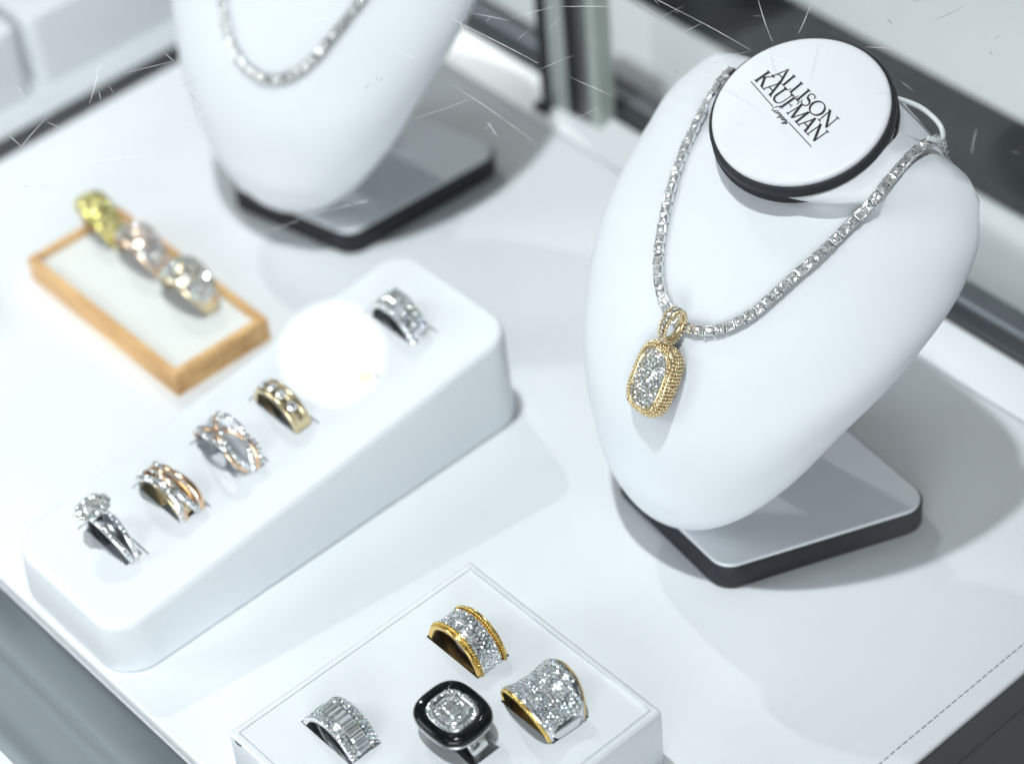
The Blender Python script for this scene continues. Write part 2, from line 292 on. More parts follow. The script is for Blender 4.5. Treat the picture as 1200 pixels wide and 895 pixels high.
rail = empty('back_rail', (0, 115, -4)); tag(rail, 'long grey metal rail behind the white ledge', 'rail')
child_box(rail, 'dark_channel', mat('dark_rail_metal', (.10, .11, .12), .4, metal=.6), (-420, 420, 105.0, 111.2, -4, 5.4), .5)
child_box(rail, 'top_profile', mat('grey_rail_metal', (.22, .24, .26), .42, metal=.75, bump=(300, .05, .0002)), (-420, 420, 111.4, 120.5, -4, 6.3), 1.5)
gp = empty('back_glass', (0, 123, 0)); tag(gp, 'upright clear glass panel standing in the back rail', 'glass panel')
MB().box(-65, 420, -1.2, 1.2, -3.8, 130.6).build('pane', M['glass'], gp)
MB().box(-58, 420, -1.6, 1.6, -3.9, 1.2).build('green_edge', mat('teal_glass_edge', (.14, .22, .22), .25), gp)
post = empty('corner_post', (-80, 103, -4)); tag(post, 'upright aluminium corner post between the two busts', 'post')
child_box(post, 'gasket', M['gasket'], (-93.5, -88.2, 97.6, 110, 0, 130.4))
child_box(post, 'aluminium_bar', mat('pale_aluminium', (.62, .66, .63), .5, metal=.5), (-88, -80.4, 97.2, 110, 1, 130.4), .6)
child_box(post, 'gasket', M['gasket'], (-80.2, -74.6, 97.8, 110, 0, 130.4))
child_box(post, 'aluminium_bar', mat('grey_metal_bar', (.22, .22, .23), .4, metal=.6), (-74.4, -69.9, 98, 109, 0, 130.4), .4)
child_box(post, 'glass_edge', M['green_glass'], (-69.7, -65.5, 98.2, 105, 0, 130.4))
child_box(post, 'foot', M['gasket'], (-92, -86, 92.5, 97, -4, 3.0))
bar = MB().box(-420, 420, 163, 196, -4, 1.0, b=1.2).build('outer_bar', M['alu_dark'], loc=(0, 180, -4))
tag(bar, 'wide dark bar lying behind the glass in the top right corner', 'bar')

fr = MB()
prof = [(-152.2, -5), (-152.6, -3.4), (-155, -2.2), (-158, -1.4), (-161, -.8), (-164, -.5), (-166, -.5), (-167.5, -.9), (-169, -1.2), (-171, -1.1), (-174, -.9), (-178, -1.0), (-181, -1.6), (-184, -3), (-186, -5)]
fr.loft([[(x, a, b) for a, b in prof] for x in (-330, 330)], closed=False)
fr = fr.build('front_frame', mat('grooved_metal_frame', (.21, .24, .25), .5, metal=.7, bump=(300, .05, .0002)), loc=(0, -166, -4))
tag(fr, 'grooved grey metal frame in the lower left corner', 'frame')

def side_block(y0, y1, label):
    o = MB(); r = rrect(-262, -229.5, y0, y1, 4)
    o.loft([[(x, yy, -4) for x, yy in r], [(x, yy, 22) for x, yy in r], [(x * .995 - 1.2, (yy - (y0 + y1) / 2) * .985 + (y0 + y1) / 2, 24) for x, yy in r]], cap0=True, cap1=True)
    b = o.build('display_block', M['tray'], loc=(-245, (y0 + y1) / 2, -4)); tag(b, label, 'display block', 'blocks in the top left corner'); return b
side_block(-92, -15.5, 'white display block cut by the left image edge, left of the dark gap')
side_block(-11.5, 90, 'white display block with long shaded side, right of the dark gap')
o = MB(); r = rrect(-175, -131.5, -150, -92, 9)
o.loft([[(x, yy, 0) for x, yy in r], [(x, yy, 3.2) for x, yy in r], [(x * .995 - .7, yy * .995 - .6, 4) for x, yy in r]], cap0=True, cap1=True)
tag(o.build('display_block', M['tray'], loc=(-150, -120, 0)), 'corner of a low white display block at the left image edge', 'display block')

# ------------------------------------------------------------------ glass top with scratches
gt = empty('glass_top', (0, 0, 131)); tag(gt, 'scratched clear glass top covering the display', 'glass top')
MB().box(-300, 420, -320, 124, 0, 1.2).build('pane', M['glass'], gt)
def scratches(L, name, m, w):
    mb = MB(); rnd = random.Random(3)
    for x0, y0, x1, y1 in L:
        d = Vector((x1 - x0, y1 - y0)); n = Vector((-d.y, d.x)).normalized(); k = max(2, int(d.length / 1.5)); vs = []
        bow = rnd.uniform(-.02, .02) * d.length
        ww = w * rnd.uniform(.6, 1.25)
        for i in range(k + 1):
            t = i / k; c = Vector((x0, y0)) + d * t + n * (bow * sin(PI * t) + rnd.gauss(0, .03)); h = ww * (.35 + .65 * sin(PI * min(max(t, .03), .97))) * rnd.uniform(.6, 1.2) / 2
            vs += [(c.x + n.x * h, c.y + n.y * h, 1.24), (c.x - n.x * h, c.y - n.y * h, 1.24)]
        mb.add(vs, [(2 * i, 2 * i + 1, 2 * i + 3, 2 * i + 2) for i in range(k)])
    s = mb.build(name, m, gt); s['kind'] = 'stuff'
extra = []
rnd = random.Random(11)
for i in range(190):
    x = rnd.uniform(-50, 130); yy = rnd.uniform(-60, 95)
    if (x - 0) * -.6 + yy * .8 < -20: continue
    a = rnd.gauss(.6, 1.1); l = rnd.choice((.5, .8, 1.0, 1.5, 2.5, 6, 9))
    extra.append((x, yy, x + l * cos(a), yy + l * sin(a)))
scratches(BR, 'scratches', M['scratch'], .12); scratches(extra, 'hairline_scratches', M['scratch'], .08)
scratches(DK, 'scuffs', M['scratch_dark'], .15)

# ------------------------------------------------------------------ necklace busts
def pchip(v, z):
    n = len(BZ); z = min(max(z, BZ[0]), BZ[-1]); h = [BZ[i + 1] - BZ[i] for i in range(n - 1)]; d = [(v[i + 1] - v[i]) / h[i] for i in range(n - 1)]
    m = [d[0]] + [(d[i - 1] * h[i] + d[i] * h[i - 1]) / (h[i] + h[i - 1]) for i in range(1, n - 1)] + [d[-1]]
    i = 0
    while i < n - 2 and z > BZ[i + 1]: i += 1
    t = (z - BZ[i]) / h[i]
    return (2 * t**3 - 3 * t**2 + 1) * v[i] + (t**3 - 2 * t**2 + t) * h[i] * m[i] + (-2 * t**3 + 3 * t**2) * v[i + 1] + (t**3 - t**2) * h[i] * m[i + 1]
def bust_body():
    mb = MB(); rings = []
    zs = [8 + 1.0 * i for i in range(13)] + [20 + 2.3 * i for i in range(1, 41)]
    zs = [z for z in zs if z < 107.5] + [108]
    lev = [(7.1, .5), (7.3, .8)] + [(z, 1) for z in zs] + [(108.3, .88), (108.5, .7), (108.6, .45)]
    for z, k in lev:
        A, B, W = pchip(BA, z) * k, pchip(BB, z) * k, pchip(BW, z); r = []
        for j in range(96):
            p = -PI + 2 * PI * j / 96
            u = A * sin(p); v = W - (B * cos(p) if cos(p) > 0 else 6 * k * cos(p))
            r.append((u, v, z + .34 * (v - 54) * min(max((z - 86) / 22, 0), 1)**1.3))
        rings.append(r)
    return mb.loft(rings, cap0=True, cap1=True)

def quad_bar(mb, p, q, w0, w1=None):
    w1 = w0 if w1 is None else w1
    d = Vector((q[0] - p[0], q[1] - p[1])); n = Vector((-d.y, d.x)).normalized()
    mb.add([(p[0] + n.x * w0 / 2, p[1] + n.y * w0 / 2, 0), (p[0] - n.x * w0 / 2, p[1] - n.y * w0 / 2, 0), (q[0] - n.x * w1 / 2, q[1] - n.y * w1 / 2, 0), (q[0] + n.x * w1 / 2, q[1] + n.y * w1 / 2, 0)], [(0, 1, 2, 3)])
def poly_bar(mb, pts, wf):
    vs = []; n = len(pts)
    for i, p in enumerate(pts):
        a = Vector(pts[max(i - 1, 0)]); b = Vector(pts[min(i + 1, n - 1)]); d = (b - a); m = Vector((-d.y, d.x)).normalized()
        w = wf(i / (n - 1)) / 2 if callable(wf) else wf / 2
        vs += [(p[0] + m.x * w, p[1] + m.y * w, 0), (p[0] - m.x * w, p[1] - m.y * w, 0)]
    mb.add(vs, [(2 * i, 2 * i + 1, 2 * i + 3, 2 * i + 2) for i in range(n - 1)])
TK, TN = .17, .08    # thick and thin strokes of the capitals, cap height 1
def letter(ch):
    """returns (strokes, width): straight strokes (p, q, w) and curves"""
    S = []; C = []
    def ser(x, y, w=.26): S.append(((x - w / 2, y), (x + w / 2, y), .062))
    if ch == 'A':
        S += [((.08, 0), (.40, 1), TN), ((.37, 1.02), (.70, 0), TK), ((.19, .34), (.58, .34), TN)]; ser(.08, .02, .22); ser(.70, .02); w = .80
    elif ch == 'L':
        S += [((.13, 0), (.13, 1), TK), ((.05, .025), (.56, .025), .05), ((.555, 0), (.60, .24), .05)]; ser(.13, .98); w = .62
    elif ch == 'I':
        S += [((.13, 0), (.13, 1), TK)]; ser(.13, .02); ser(.13, .98); w = .28
    elif ch == 'S':
        pts = []
        for i in range(19):
            a = rad(35 + i * 13.2); pts.append((.27 + .19 * cos(a), .75 + .235 * sin(a)))
        for i in range(19):
            a = rad(93 - i * 13.2); pts.append((.27 + .22 * cos(a), .265 + .255 * sin(a)))
        C.append((pts, lambda t: .075 + .10 * math.exp(-((t - .5) / .17)**2))); S += [((.44, .76), (.45, .98), .045), ((.05, .03), (.04, .26), .045)]; w = .55
    elif ch == 'O':
        pts = [(.46 + .40 * sin(2 * PI * i / 36), .5 + .50 * cos(2 * PI * i / 36)) for i in range(37)]
        C.append((pts, lambda t: .07 + .10 * abs(sin(2 * PI * t))**1.5)); w = .94
    elif ch == 'N':
        S += [((.13, 0), (.13, .98), TN), ((.10, .99), (.74, .0), TK), ((.74, 0), (.74, 1), TN)]; ser(.13, .02); ser(.10, .98, .2); ser(.74, .98); w = .90
    elif ch == 'K':
        S += [((.13, 0), (.13, 1), TK), ((.16, .42), (.56, .98), TN), ((.28, .58), (.68, .01), TK)]; ser(.13, .02); ser(.13, .98); ser(.57, .98, .24); ser(.69, .02, .24); w = .78
    elif ch == 'U':
        pts = [(.13, 1), (.13, .7), (.13, .35)] + [(.43 - .30 * cos(PI * i / 12), .30 - .31 * sin(PI * i / 12)) for i in range(13)] + [(.73, .35), (.73, .7), (.73, 1)]
        C.append((pts, lambda t: .15 if t < .35 else (.072 if t > .65 else .15 - .078 * (t - .35) / .3))); ser(.13, .98); ser(.73, .98, .24); w = .84
    elif ch == 'F':
        S += [((.13, 0), (.13, 1), TK), ((.05, .975), (.56, .975), .05), ((.56, 1), (.575, .78), .045), ((.13, .51), (.44, .51), .05), ((.44, .62), (.44, .40), .04)]; ser(.13, .02); w = .60
    elif ch == 'M':
        S += [((.12, 0), (.18, 1), TN), ((.16, 1), (.50, 0), TK), ((.50, 0), (.84, 1), TN), ((.84, 1), (.90, 0), TK)]; ser(.12, .02, .22); ser(.90, .02); ser(.15, .98, .14); ser(.87, .98, .14); w = 1.04
    return S, C, w
def word(mb, text, p0, p1, up, squeeze=1.):
    """lay capitals along the line p0-p1 on the cap, cap-height vector up"""
    ws = [letter(c)[2] for c in text]; tot = sum(ws); x = 0
    ex = (Vector(p1) - Vector(p0)) / tot; ey = Vector(up); o = Vector(p0)
    def T(p): q = o + ex * (x + p[0]) + ey * p[1]; return (q.x, q.y)
    sc = ey.length
    for c, w in zip(text, ws):
        S, C, _ = letter(c)
        for p, q, t in S: quad_bar(mb, T(p), T(q), t * sc)
        for pts, wf in C: poly_bar(mb, [T(p) for p in pts], (lambda t, f=wf: f(t) * sc))
        x += w

def bust(name, label, origin, th, text):
    root = empty(name, (*origin, 0), (0, 0, th)); tag(root, label, 'necklace bust', 'white necklace busts')
    bust_body().build('torso', M['bust'], root)
    # base: a trapezoid slab, narrower at the front, turned a little against the torso
    A = -rad(2.06)
    quad = [(-24, -1.5), (24.5, -8.2), (49.5, 50.5), (-40, 62)]
    def ro(p): return (p[0] * cos(A) - p[1] * sin(A), p[0] * sin(A) + p[1] * cos(A))
    def rounded(q, r, ins=0):
        out = []; n = len(q)
        for i in range(n):
            a, b, c = Vector(q[i - 1]), Vector(q[i]), Vector(q[(i + 1) % n]); u = (a - b).normalized(); v = (c - b).normalized()
            ang = u.angle(v); L = r / math.tan(ang / 2); cen = b + (u + v).normalized() * (r / sin(ang / 2))
            s0 = b + u * L; s1 = b + v * L; d0 = s0 - cen; d1 = s1 - cen
            for k in range(9):
                dd = d0.lerp(d1, k / 8).normalized() * (r - ins); out.append(ro(cen + dd))
        return out
    e0 = rounded(quad, 7); e1 = rounded(quad, 7, .7); e2 = rounded(quad, 7, 1.2)
    eb = MB().loft([[(x, y, .02) for x, y in e1], [(x, y, .5) for x, y in e0], [(x, y, 7.4) for x, y in e0], [(x, y, 7.9) for x, y in e1]], cap0=True, cap1=True).build('base', M['charcoal'], root)
    MB().loft([[(x, y, 7.92) for x, y in e1], [(x, y, 8.3) for x, y in e1], [(x, y, 8.6) for x, y in e2]], cap0=True, cap1=True).build('base_top', M['bust'], eb)
    # support block from the base to the back of the torso
    MB().loft([[(x, yy, z) for x, yy in rrect(-20, 0, 24 + s, 42 + s, 3)] for z, s in ((8.6, 0), (30, 4), (58, 14))], cap0=True, cap1=True).build('support', M['bust'], root)
    MB().box(9, 14, 40, 41.5, 8.6, 14).build('loose_thread', M['velcro'], eb)
    # neck and tilted cap
    tilt, az = rad(18.72), rad(7.19 - 2.06)
    n = Vector((sin(tilt) * sin(az), -sin(tilt) * cos(az), cos(tilt))); ux = Vector((cos(az), sin(az), 0)); uy = n.cross(ux)
    c = Vector((-3.5, 53.28, 112.55))
    def D(r, h, k=64): return [c + (ux * cos(2 * PI * i / k) + uy * sin(2 * PI * i / k)) * r + n * h for i in range(k)]
    def N(h, a, bk, fr, dx):
        return [c + n * h + ux * (a * cos(2 * PI * i / 64) + dx) + uy * (sin(2 * PI * i / 64) * (bk if i <= 32 else fr)) for i in range(64)]
    MB().loft([N(*q) for q in ((-3, 22.5, 22.5, 19, 1.2), (-6.9, 23, 22.5, 19, 1.8), (-8.6, 24.8, 22.6, 19, 2.4), (-10.6, 28, 22.5, 18.5, 3), (-13, 32.5, 22, 18, 3.5), (-16, 38, 21, 17, 4), (-20, 44, 19, 16, 4))]).build('neck', M['bust'], root)
    cap = MB().loft([D(18, -6.9), D(23.8, -6.9), D(24.5, -6.4), D(24.6, -5.6), D(24.1, -4.9), D(24.05, -4.4), D(24.3, -4.1), D(24.35, -1.4), D(24.1, -1.0), D(23.3, -.9)], cap0=True).build('cap', M['charcoal'], root)
    face = MB().loft([D(23.0, -1.6), D(23.3, -.9), D(23.3, -.3), D(22.9, .1), D(22, .24), D(12, .34)], cap1=True).build('cap_face', M['cap'], cap)
    if text:
        lt = MB()
        word(lt, 'ALLISON', (-12.9, 5.7), (10.0, -2.1), (.95, 3.9))
        word(lt, 'KAUFMAN', (-16.2, 2.4), (9.5, -6.9), (1.45, 4.05))
        quad_bar(lt, (-16.7, 1.6), (-6.9, -2.45), .24); quad_bar(lt, (-.3, -4.75), (9.2, -8.4), .24)
        # script word between the rules
        o = Vector((-6.6, -2.75)); ex = Vector((6.3, -2.35)).normalized(); ey = Vector((-ex.y, ex.x)); k = .95
        def P(L): return [tuple(o + ex * (a * k + b * .25) + ey * (b * k)) for a, b in L]
        def arc(cx, cy, rx, ry, a0, a1, m=12): return [(cx + rx * cos(rad(a0 + (a1 - a0) * i / m)), cy + ry * sin(rad(a0 + (a1 - a0) * i / m))) for i in range(m + 1)]
        glyphs = [arc(.75, .45, .70, 1.05, 40, 330), arc(1.75, -.1, .38, .42, 90, 450), [(2.15, 0), (2.3, .3), (2.4, -.5)] + arc(2.75, .05, .25, .3, 150, 20, 5) + [(3.0, -.5)] + arc(3.3, .05, .25, .3, 150, 20, 5) + [(3.55, -.5)],
                  [(3.8, .35), (3.75, -1.2)], arc(4.1, -.1, .33, .42, 140, -200), arc(4.85, -.1, .32, .42, 60, 380), [(5.2, .3), (5.2, -.5), (5.3, -.5)], [(5.4, .3), (5.45, -.5)] + arc(5.75, .05, .25, .3, 150, 20, 5) + [(6.0, -.5)],
                  [(6.2, .3), (6.3, -.4), (6.6, -.4), (6.7, .3), (6.6, -.9), (6.2, -1.3), (5.9, -1.0), (7.1, -.3)]]
        for g in glyphs: poly_bar(lt, P(g), lambda t: .15 + .12 * abs(sin(5 * t)))
        T = Matrix((( ux.x, uy.x, n.x, c.x + n.x * .42), (ux.y, uy.y, n.y, c.y + n.y * .42), (ux.z, uy.z, n.z, c.z + n.z * .42), (0, 0, 0, 1)))
        lt.v = [tuple(T @ Vector((a * 1.017, b * 1.017, h))) for a, b, h in lt.v]
        lt.build('lettering', M['ink'], face)
    return root
bust('necklace_bust', 'white leatherette necklace bust with black lettering on its round cap', (78, -8), .03597, True)
bust('necklace_bust', 'blurred white necklace bust behind the wooden box, cropped by the top image edge', (-104, 2.3), rad(22.2), False)

# ------------------------------------------------------------------ necklaces: square links with one stone each
def link_mesh():
    mb = MB(); h = 1.66; o = rrect(-h, h, -h, h, .18, 2); i = rrect(-1.42, 1.42, -1.42, 1.42, .15, 2)
    mb.loft([[(x * .9, y * .9, -1.2) for x, y in o], [(x, y, -.6) for x, y in o], [(x, y, .12) for x, y in o], [(x * .97, y * .97, .22) for x, y in o], [(x, y, .2) for x, y in i], [(x, y, -.5) for x, y in i]], smooth=False, cap0=True)
    mb.add([(x, y, -.5) for x, y in i], [tuple(range(len(i)))])
    for sx in (-1, 1):
        for sy in (-1, 1): mb.ball((sx * 1.45, sy * 1.45, .34), .30, nu=6, nv=4)
    mb.box(-2.0, -1.6, -.5, .5, -.8, -.3)
    mb.v = [tuple(c * .82 for c in v) for v in mb.v]
    return mb
def princess(w, h=.85):
    """square cut: table, two crown steps with split corners, crossed pavilion"""
    mb = MB(); j = Vector((random.gauss(0, .05), random.gauss(0, .05)))
    def sq(r, z, off=0, n=8): 
        out = []
        for k in range(8):
            a = PI / 4 * k; m = 1 / max(abs(cos(a)), abs(sin(a))); out.append((r * m * cos(a) * w, r * m * sin(a) * w, z + j.x * r * cos(a) + j.y * r * sin(a)))
        return out
    t = sq(.46, .62); c1 = sq(.74, .46); g = sq(1.0, .12); c1 = [(x * random.uniform(.94, 1.06), y * random.uniform(.94, 1.06), z + random.gauss(0, .13)) for x, y, z in c1]
    t = [(x, y, z + random.gauss(0, .10)) for x, y, z in t]
    cz = (random.gauss(0, .10), random.gauss(0, .10), .52 + random.gauss(0, .12))
    vs = [cz] + t + c1 + g; fs = []
    for k in range(8):
        k2 = (k + 1) % 8
        fs += [(0, 1 + k, 1 + k2), (1 + k, 9 + k, 1 + k2), (1 + k2, 9 + k, 9 + k2), (9 + k, 17 + k, 9 + k2), (9 + k2, 17 + k, 17 + k2)]
    return mb.add([(x, y, z * h) for x, y, z in vs], fs)
def frame(p, t, n):
    n = Vector(n).normalized(); t = Vector(t); t = (t - n * t.dot(n)).normalized(); b = n.cross(t)
    return Matrix(((t.x, b.x, n.x, p[0] * MM), (t.y, b.y, n.y, p[1] * MM), (t.z, b.z, n.z, p[2] * MM), (0, 0, 0, 1)))
def necklace(name, label, pts, group):
    root = empty(name, pts[0][:3]); tag(root, label, 'necklace', group)
    inv = Matrix.Translation(-root.location)
    base_link = None; n = len(pts)
    sms = []
    for k in range(14): sms.append(princess(1.15))
    for i, q in enumerate(pts):
        p = Vector(q[:3]); a = Vector(pts[max(i - 1, 0)][:3]); b = Vector(pts[min(i + 1, n - 1)][:3])
        F = inv @ frame(p, b - a, q[3:])
        if i < 14:
            if base_link is None: base_link = link_mesh().build('link', M['silver'], root); l = base_link
            else: l = base_link.copy(); COL.objects.link(l); l.parent = root
            s = sms[i].build('stone', M['diamond'], l)
            sms[i] = s
        else:
            l = base_link.copy(); COL.objects.link(l); l.parent = root
            s = sms[i % 14].copy(); COL.objects.link(s); s.parent = l
        j = Euler((random.gauss(0, .09), random.gauss(0, .09), random.gauss(0, .03))).to_matrix().to_4x4()
        l.matrix_local = F @ j
    return root
front = STRAND_LEFT + STRAND_RIGHT[1:]
nk = necklace('diamond_necklace', 'diamond tennis necklace holding the gold pendant on the lettered bust', front, 'diamond tennis necklaces')
necklace('diamond_necklace', 'blurred diamond necklace on the rear bust at the top image edge', STRAND_BACK, 'diamond tennis necklaces')
ch = MB(); cp = [(104.3, 64.6, 108.0), (103.0, 65.9, 106), (103.0, 66.4, 104.0), (103.1, 66.9, 101.5), (102.8, 67.9, 99)]
for i in range(4):
    a, b = Vector(cp[i]), Vector(cp[i + 1])
    for k in range(3):
        c = a.lerp(b, k / 3 + .16); d = (b - a).normalized(); u = d.orthogonal(); u = u if k % 2 else d.cross(u)
        ch.tube([c + d * .75 * cos(t) + u * .45 * sin(t) for t in [2 * PI * j / 10 for j in range(10)]], .2, 5, closed=True)
inv = Vector(nk.location) / MM
ch.v = [tuple(Vector(v) - inv) for v in ch.v]
ch.build('clasp_chain', M['silver'], nk)
def smooth_path(P, m=6):
    P = [Vector(p) for p in P]; out = []
    for i in range(len(P) - 1):
        a, b, c, d = P[max(i - 1, 0)], P[i], P[i + 1], P[min(i + 2, len(P) - 1)]
        for k in range(m):
            t = k / m; out.append(.5 * ((2 * b) + (c - a) * t + (2 * a - 5 * b + 4 * c - d) * t * t + (3 * b - a - 3 * c + d) * t**3))
    return out + [P[-1]]
lp = MB().tube(smooth_path(LOOP), .68, 10).build('tag_loop', M['cord'], loc=LOOP[0])
tag(lp, 'white plastic loop hooked around the end of the necklace beside the cap', 'loop')

# ------------------------------------------------------------------ pendant
def cushion(a, b, e=3.2, k=64): 
    out = []
    for i in range(k):
        t = 2 * PI * i / k; c, s = cos(t), sin(t)
        out.append((a * math.copysign(abs(c)**(2 / e), c), b * math.copysign(abs(s)**(2 / e), s)))
    return out
def along(ring, step):
    pts = [Vector(p) for p in ring] + [Vector(ring[0])]; L = 0; tot = sum((pts[i + 1] - pts[i]).length for i in range(len(pts) - 1))
    n = max(3, round(tot / step)); out = []; acc = 0; tgt = 0; i = 0
    for i in range(len(pts) - 1):
        seg = (pts[i + 1] - pts[i]).length
        while tgt <= acc + seg and len(out) < n:
            out.append(pts[i].lerp(pts[i + 1], (tgt - acc) / seg)); tgt += tot / n
        acc += seg
    return out
def pendant():
    c, n, up = Vector(PEND_C), Vector(PEND_N).normalized(), Vector(PEND_UP)
    up = (up - n * up.dot(n)).normalized(); x = up.cross(n)
    root = bpy.data.objects.new('gold_pendant', None); COL.objects.link(root); root.empty_display_size = .005
    root.matrix_world = Matrix(((x.x, up.x, n.x, c.x * MM), (x.y, up.y, n.y, c.y * MM), (x.z, up.z, n.z, c.z * MM), (0, 0, 0, 1)))
    tag(root, 'cushion-shaped beaded gold pendant with a pave diamond centre', 'pendant')
    a, b = PEND_A, PEND_B; h = 2.1
    R = lambda k, z, dx=0: [(px * (a - dx) / a * k, py * (b - dx) / b * k, z) for px, py in cushion(a, b)]
    MB().loft([R(1, -h, .9), R(1, -h, .3), R(1, -h * .5), R(1, h * .4), R(1, h * .8, .3), R(1, h, .9), R(1, h, 1.5), R(1, h - .5, 1.8)], cap0=True, cap1=True).build('body', M['champagne'], root)
    bd = MB()
    for row, (z, dx) in enumerate(((-1.8, -.05), (-.95, -.25), (-.1, -.3), (.75, -.2), (1.55, .1), (2.15, .75))):
        off = random.uniform(.2, .8)
        L = along([(p[0], p[1]) for p in R(1, 0, dx)], .98)
        for i, q in enumerate(L):
            q = q.lerp(L[(i + 1) % len(L)], off + random.uniform(-.12, .12)); bd.ball((q.x, q.y, z + random.uniform(-.12, .12)), .50 * random.uniform(.82, 1.1), nu=7, nv=5)
    bd.build('beading', M['champagne'], root)
    rim = MB().tube([(p[0], p[1], h + .12) for p in R(1, 0, 1.45)], .30, 6, closed=True).build('inner_rim', M['champagne'], root)
    pv = MB(); yy = -b + 1.9; row = 0
    while yy < b - 1.7:
        xx = -a + 1.8 + (row % 2) * .56
        while xx < a - 1.6:
            if abs(xx / (a - 1.75))**3.2 + abs(yy / (b - 1.75))**3.2 < 1: pv.chip((xx, yy, h - .25 + .5 * (1 - (xx / a)**2)), (xx * .06, yy * .03, 1), .60, tilt=12)
            xx += 1.12
        yy += .97; row += 1
    pv.build('pave_stones', M['diamond'], root)
    # hinge and bale
    MB().tube([(0, b + 1.2 + 1.25 * sin(t), .2 + 1.2 * cos(t)) for t in [2 * PI * k / 16 for k in range(16)]], .42, 6, closed=True).build('hinge_ring', M['champagne'], root)
    bl = MB(); by = b + 5.6
    rings = []
    for k in range(28):
        t = 2 * PI * k / 28; w = 1.25 + .55 * max(0, cos(t - .3))
        ry, rz = 4.2, 2.7
        o = Vector((0, by + ry * -cos(t + PI / 2 + 1.2), .8 + rz * sin(t + PI / 2 + 1.2))); d = Vector((0, o.y - by, o.z - .8)).normalized()
        rings.append([o + Vector((-w, 0, 0)), o + d * .55 + Vector((-w * .8, 0, 0)), o + d * .55 + Vector((w * .8, 0, 0)), o + Vector((w, 0, 0)), o - d * .35 + Vector((w * .8, 0, 0)), o - d * .35 + Vector((-w * .8, 0, 0))])
    bl.loft(rings, wrap=True)
    bo = bl.build('bale', M['champagne'], root)
    bb = MB(); bs = MB()
    for k in range(26):
        t = 2 * PI * k / 26; o = Vector((0, by + 4.2 * -cos(t), .8 + 2.7 * sin(t))); d = Vector((0, o.y - by, (o.z - .8))).normalized()
        for sx in (-1, 1): bb.ball(o + d * .5 + Vector((sx * 1.35, 0, 0)), .40, nu=6, nv=4)
        bs.chip(o + d * .75, d, .62, tilt=10)
    bb.build('bale_beading', M['champagne'], bo); bs.build('bale_stones', M['diamond'], bo)
    return root
pendant()

# ------------------------------------------------------------------ trays
def plane_z(y): return 17 + (y + 149) * (16 / 144)
rt = MB(); r0 = rrect(-40.5, 13, -150, -4.5, 11, 10)
def rr(ins, dz, top=True): return [(x, yy, (plane_z(yy) + dz) if top else dz) for x, yy in rrect(-40.5 + ins, 13 - ins, -150 + ins, -4.5 - ins, 11 - ins, 10)]
rt.loft([rr(.9, .02, False), rr(.15, .5, False), rr(0, 1.2, False), rr(.9, -2.2), rr(1.1, -1.2), rr(1.6, -.4), rr(2.4, -.05), rr(3.2, 0)], cap0=True, cap1=True)
rt = rt.build('ring_tray', M['tray'], loc=(-14, -77, 0)); tag(rt, 'long white wedge-shaped ring tray with rounded corners and six rings', 'ring tray')
TILT = math.atan(16 / 144)
RX = -15.8
RY = [-129.5, -109.5, -89.0, -69.5, -47.5, -26.0]
def groove(x0, x1, y0, y1, z0, z1, g=.45):
    return [(x0, x1, y1 - g, y1, z0, z1), (x0, x1, y0, y0 + g, z0, z1), (x0, x0 + g, y0, y1, z0, z1), (x1 - g, x1, y0, y1, z0, z1)]
cuts = []
LT_Z = 20
lt_ = MB().box(60, 132.3, -148, -67, .02, LT_Z, b=.7).build('ring_tray', M['tray'], loc=(96, -107, 0)); tag(lt_, 'square-edged low white ring tray holding the black-framed ring', 'ring tray')
E = [(62.0, 130.3, -69.25, -69.0, LT_Z - .5, LT_Z + 1), (62.0, 62.25, -146, -69.3, LT_Z - .5, LT_Z + 1), (130.05, 130.3, -146, -69.3, LT_Z - .5, LT_Z + 1), (62, 130.3, -146.2, -145.95, LT_Z - .5, LT_Z + 1)]
slots = [(71.6, 91.7, -92.4, -81.6, 6, 25), (101.2, 120.6, -93.2, -80.9, 6, 25), (70.4, 90, -132.9, -122.8, 6, 25), (92, 112, -112, -103, 6, 25), (102, 122, -131, -121, 6, 25)]
def local(bx, o): l = o.location / MM; return bx
cut(lt_, E + slots)
rs = []
for yy, w in zip(RY, (6.5, 9, 9.5, 6.5, 6.5, 8)):
    z = plane_z(yy); rs.append((RX - 11.3, RX + 11.3, yy - w / 2 - .8, yy + w / 2 + .8, z - 4, z + 3))
for bx in rs:
    cut(rt, [(bx[0], bx[1], bx[3] - .5, bx[3], bx[4], bx[5]), (bx[0], bx[0] + .5, bx[2], bx[3] - .5, bx[4], bx[5]), (bx[0] + 2.0, bx[1] - 1.5, bx[2] + 1.3, bx[3] - 1.2, bx[4] - 3, bx[5])])
mk = MB().tube([(62.9, -147.9, 19.2), (63.6, -148.05, 18.9), (64.6, -148.02, 19.0), (65.3, -147.95, 19.3)], .28, 6).build('nick', M['ink'], lt_)
mk.location = Vector(mk.location) - lt_.location

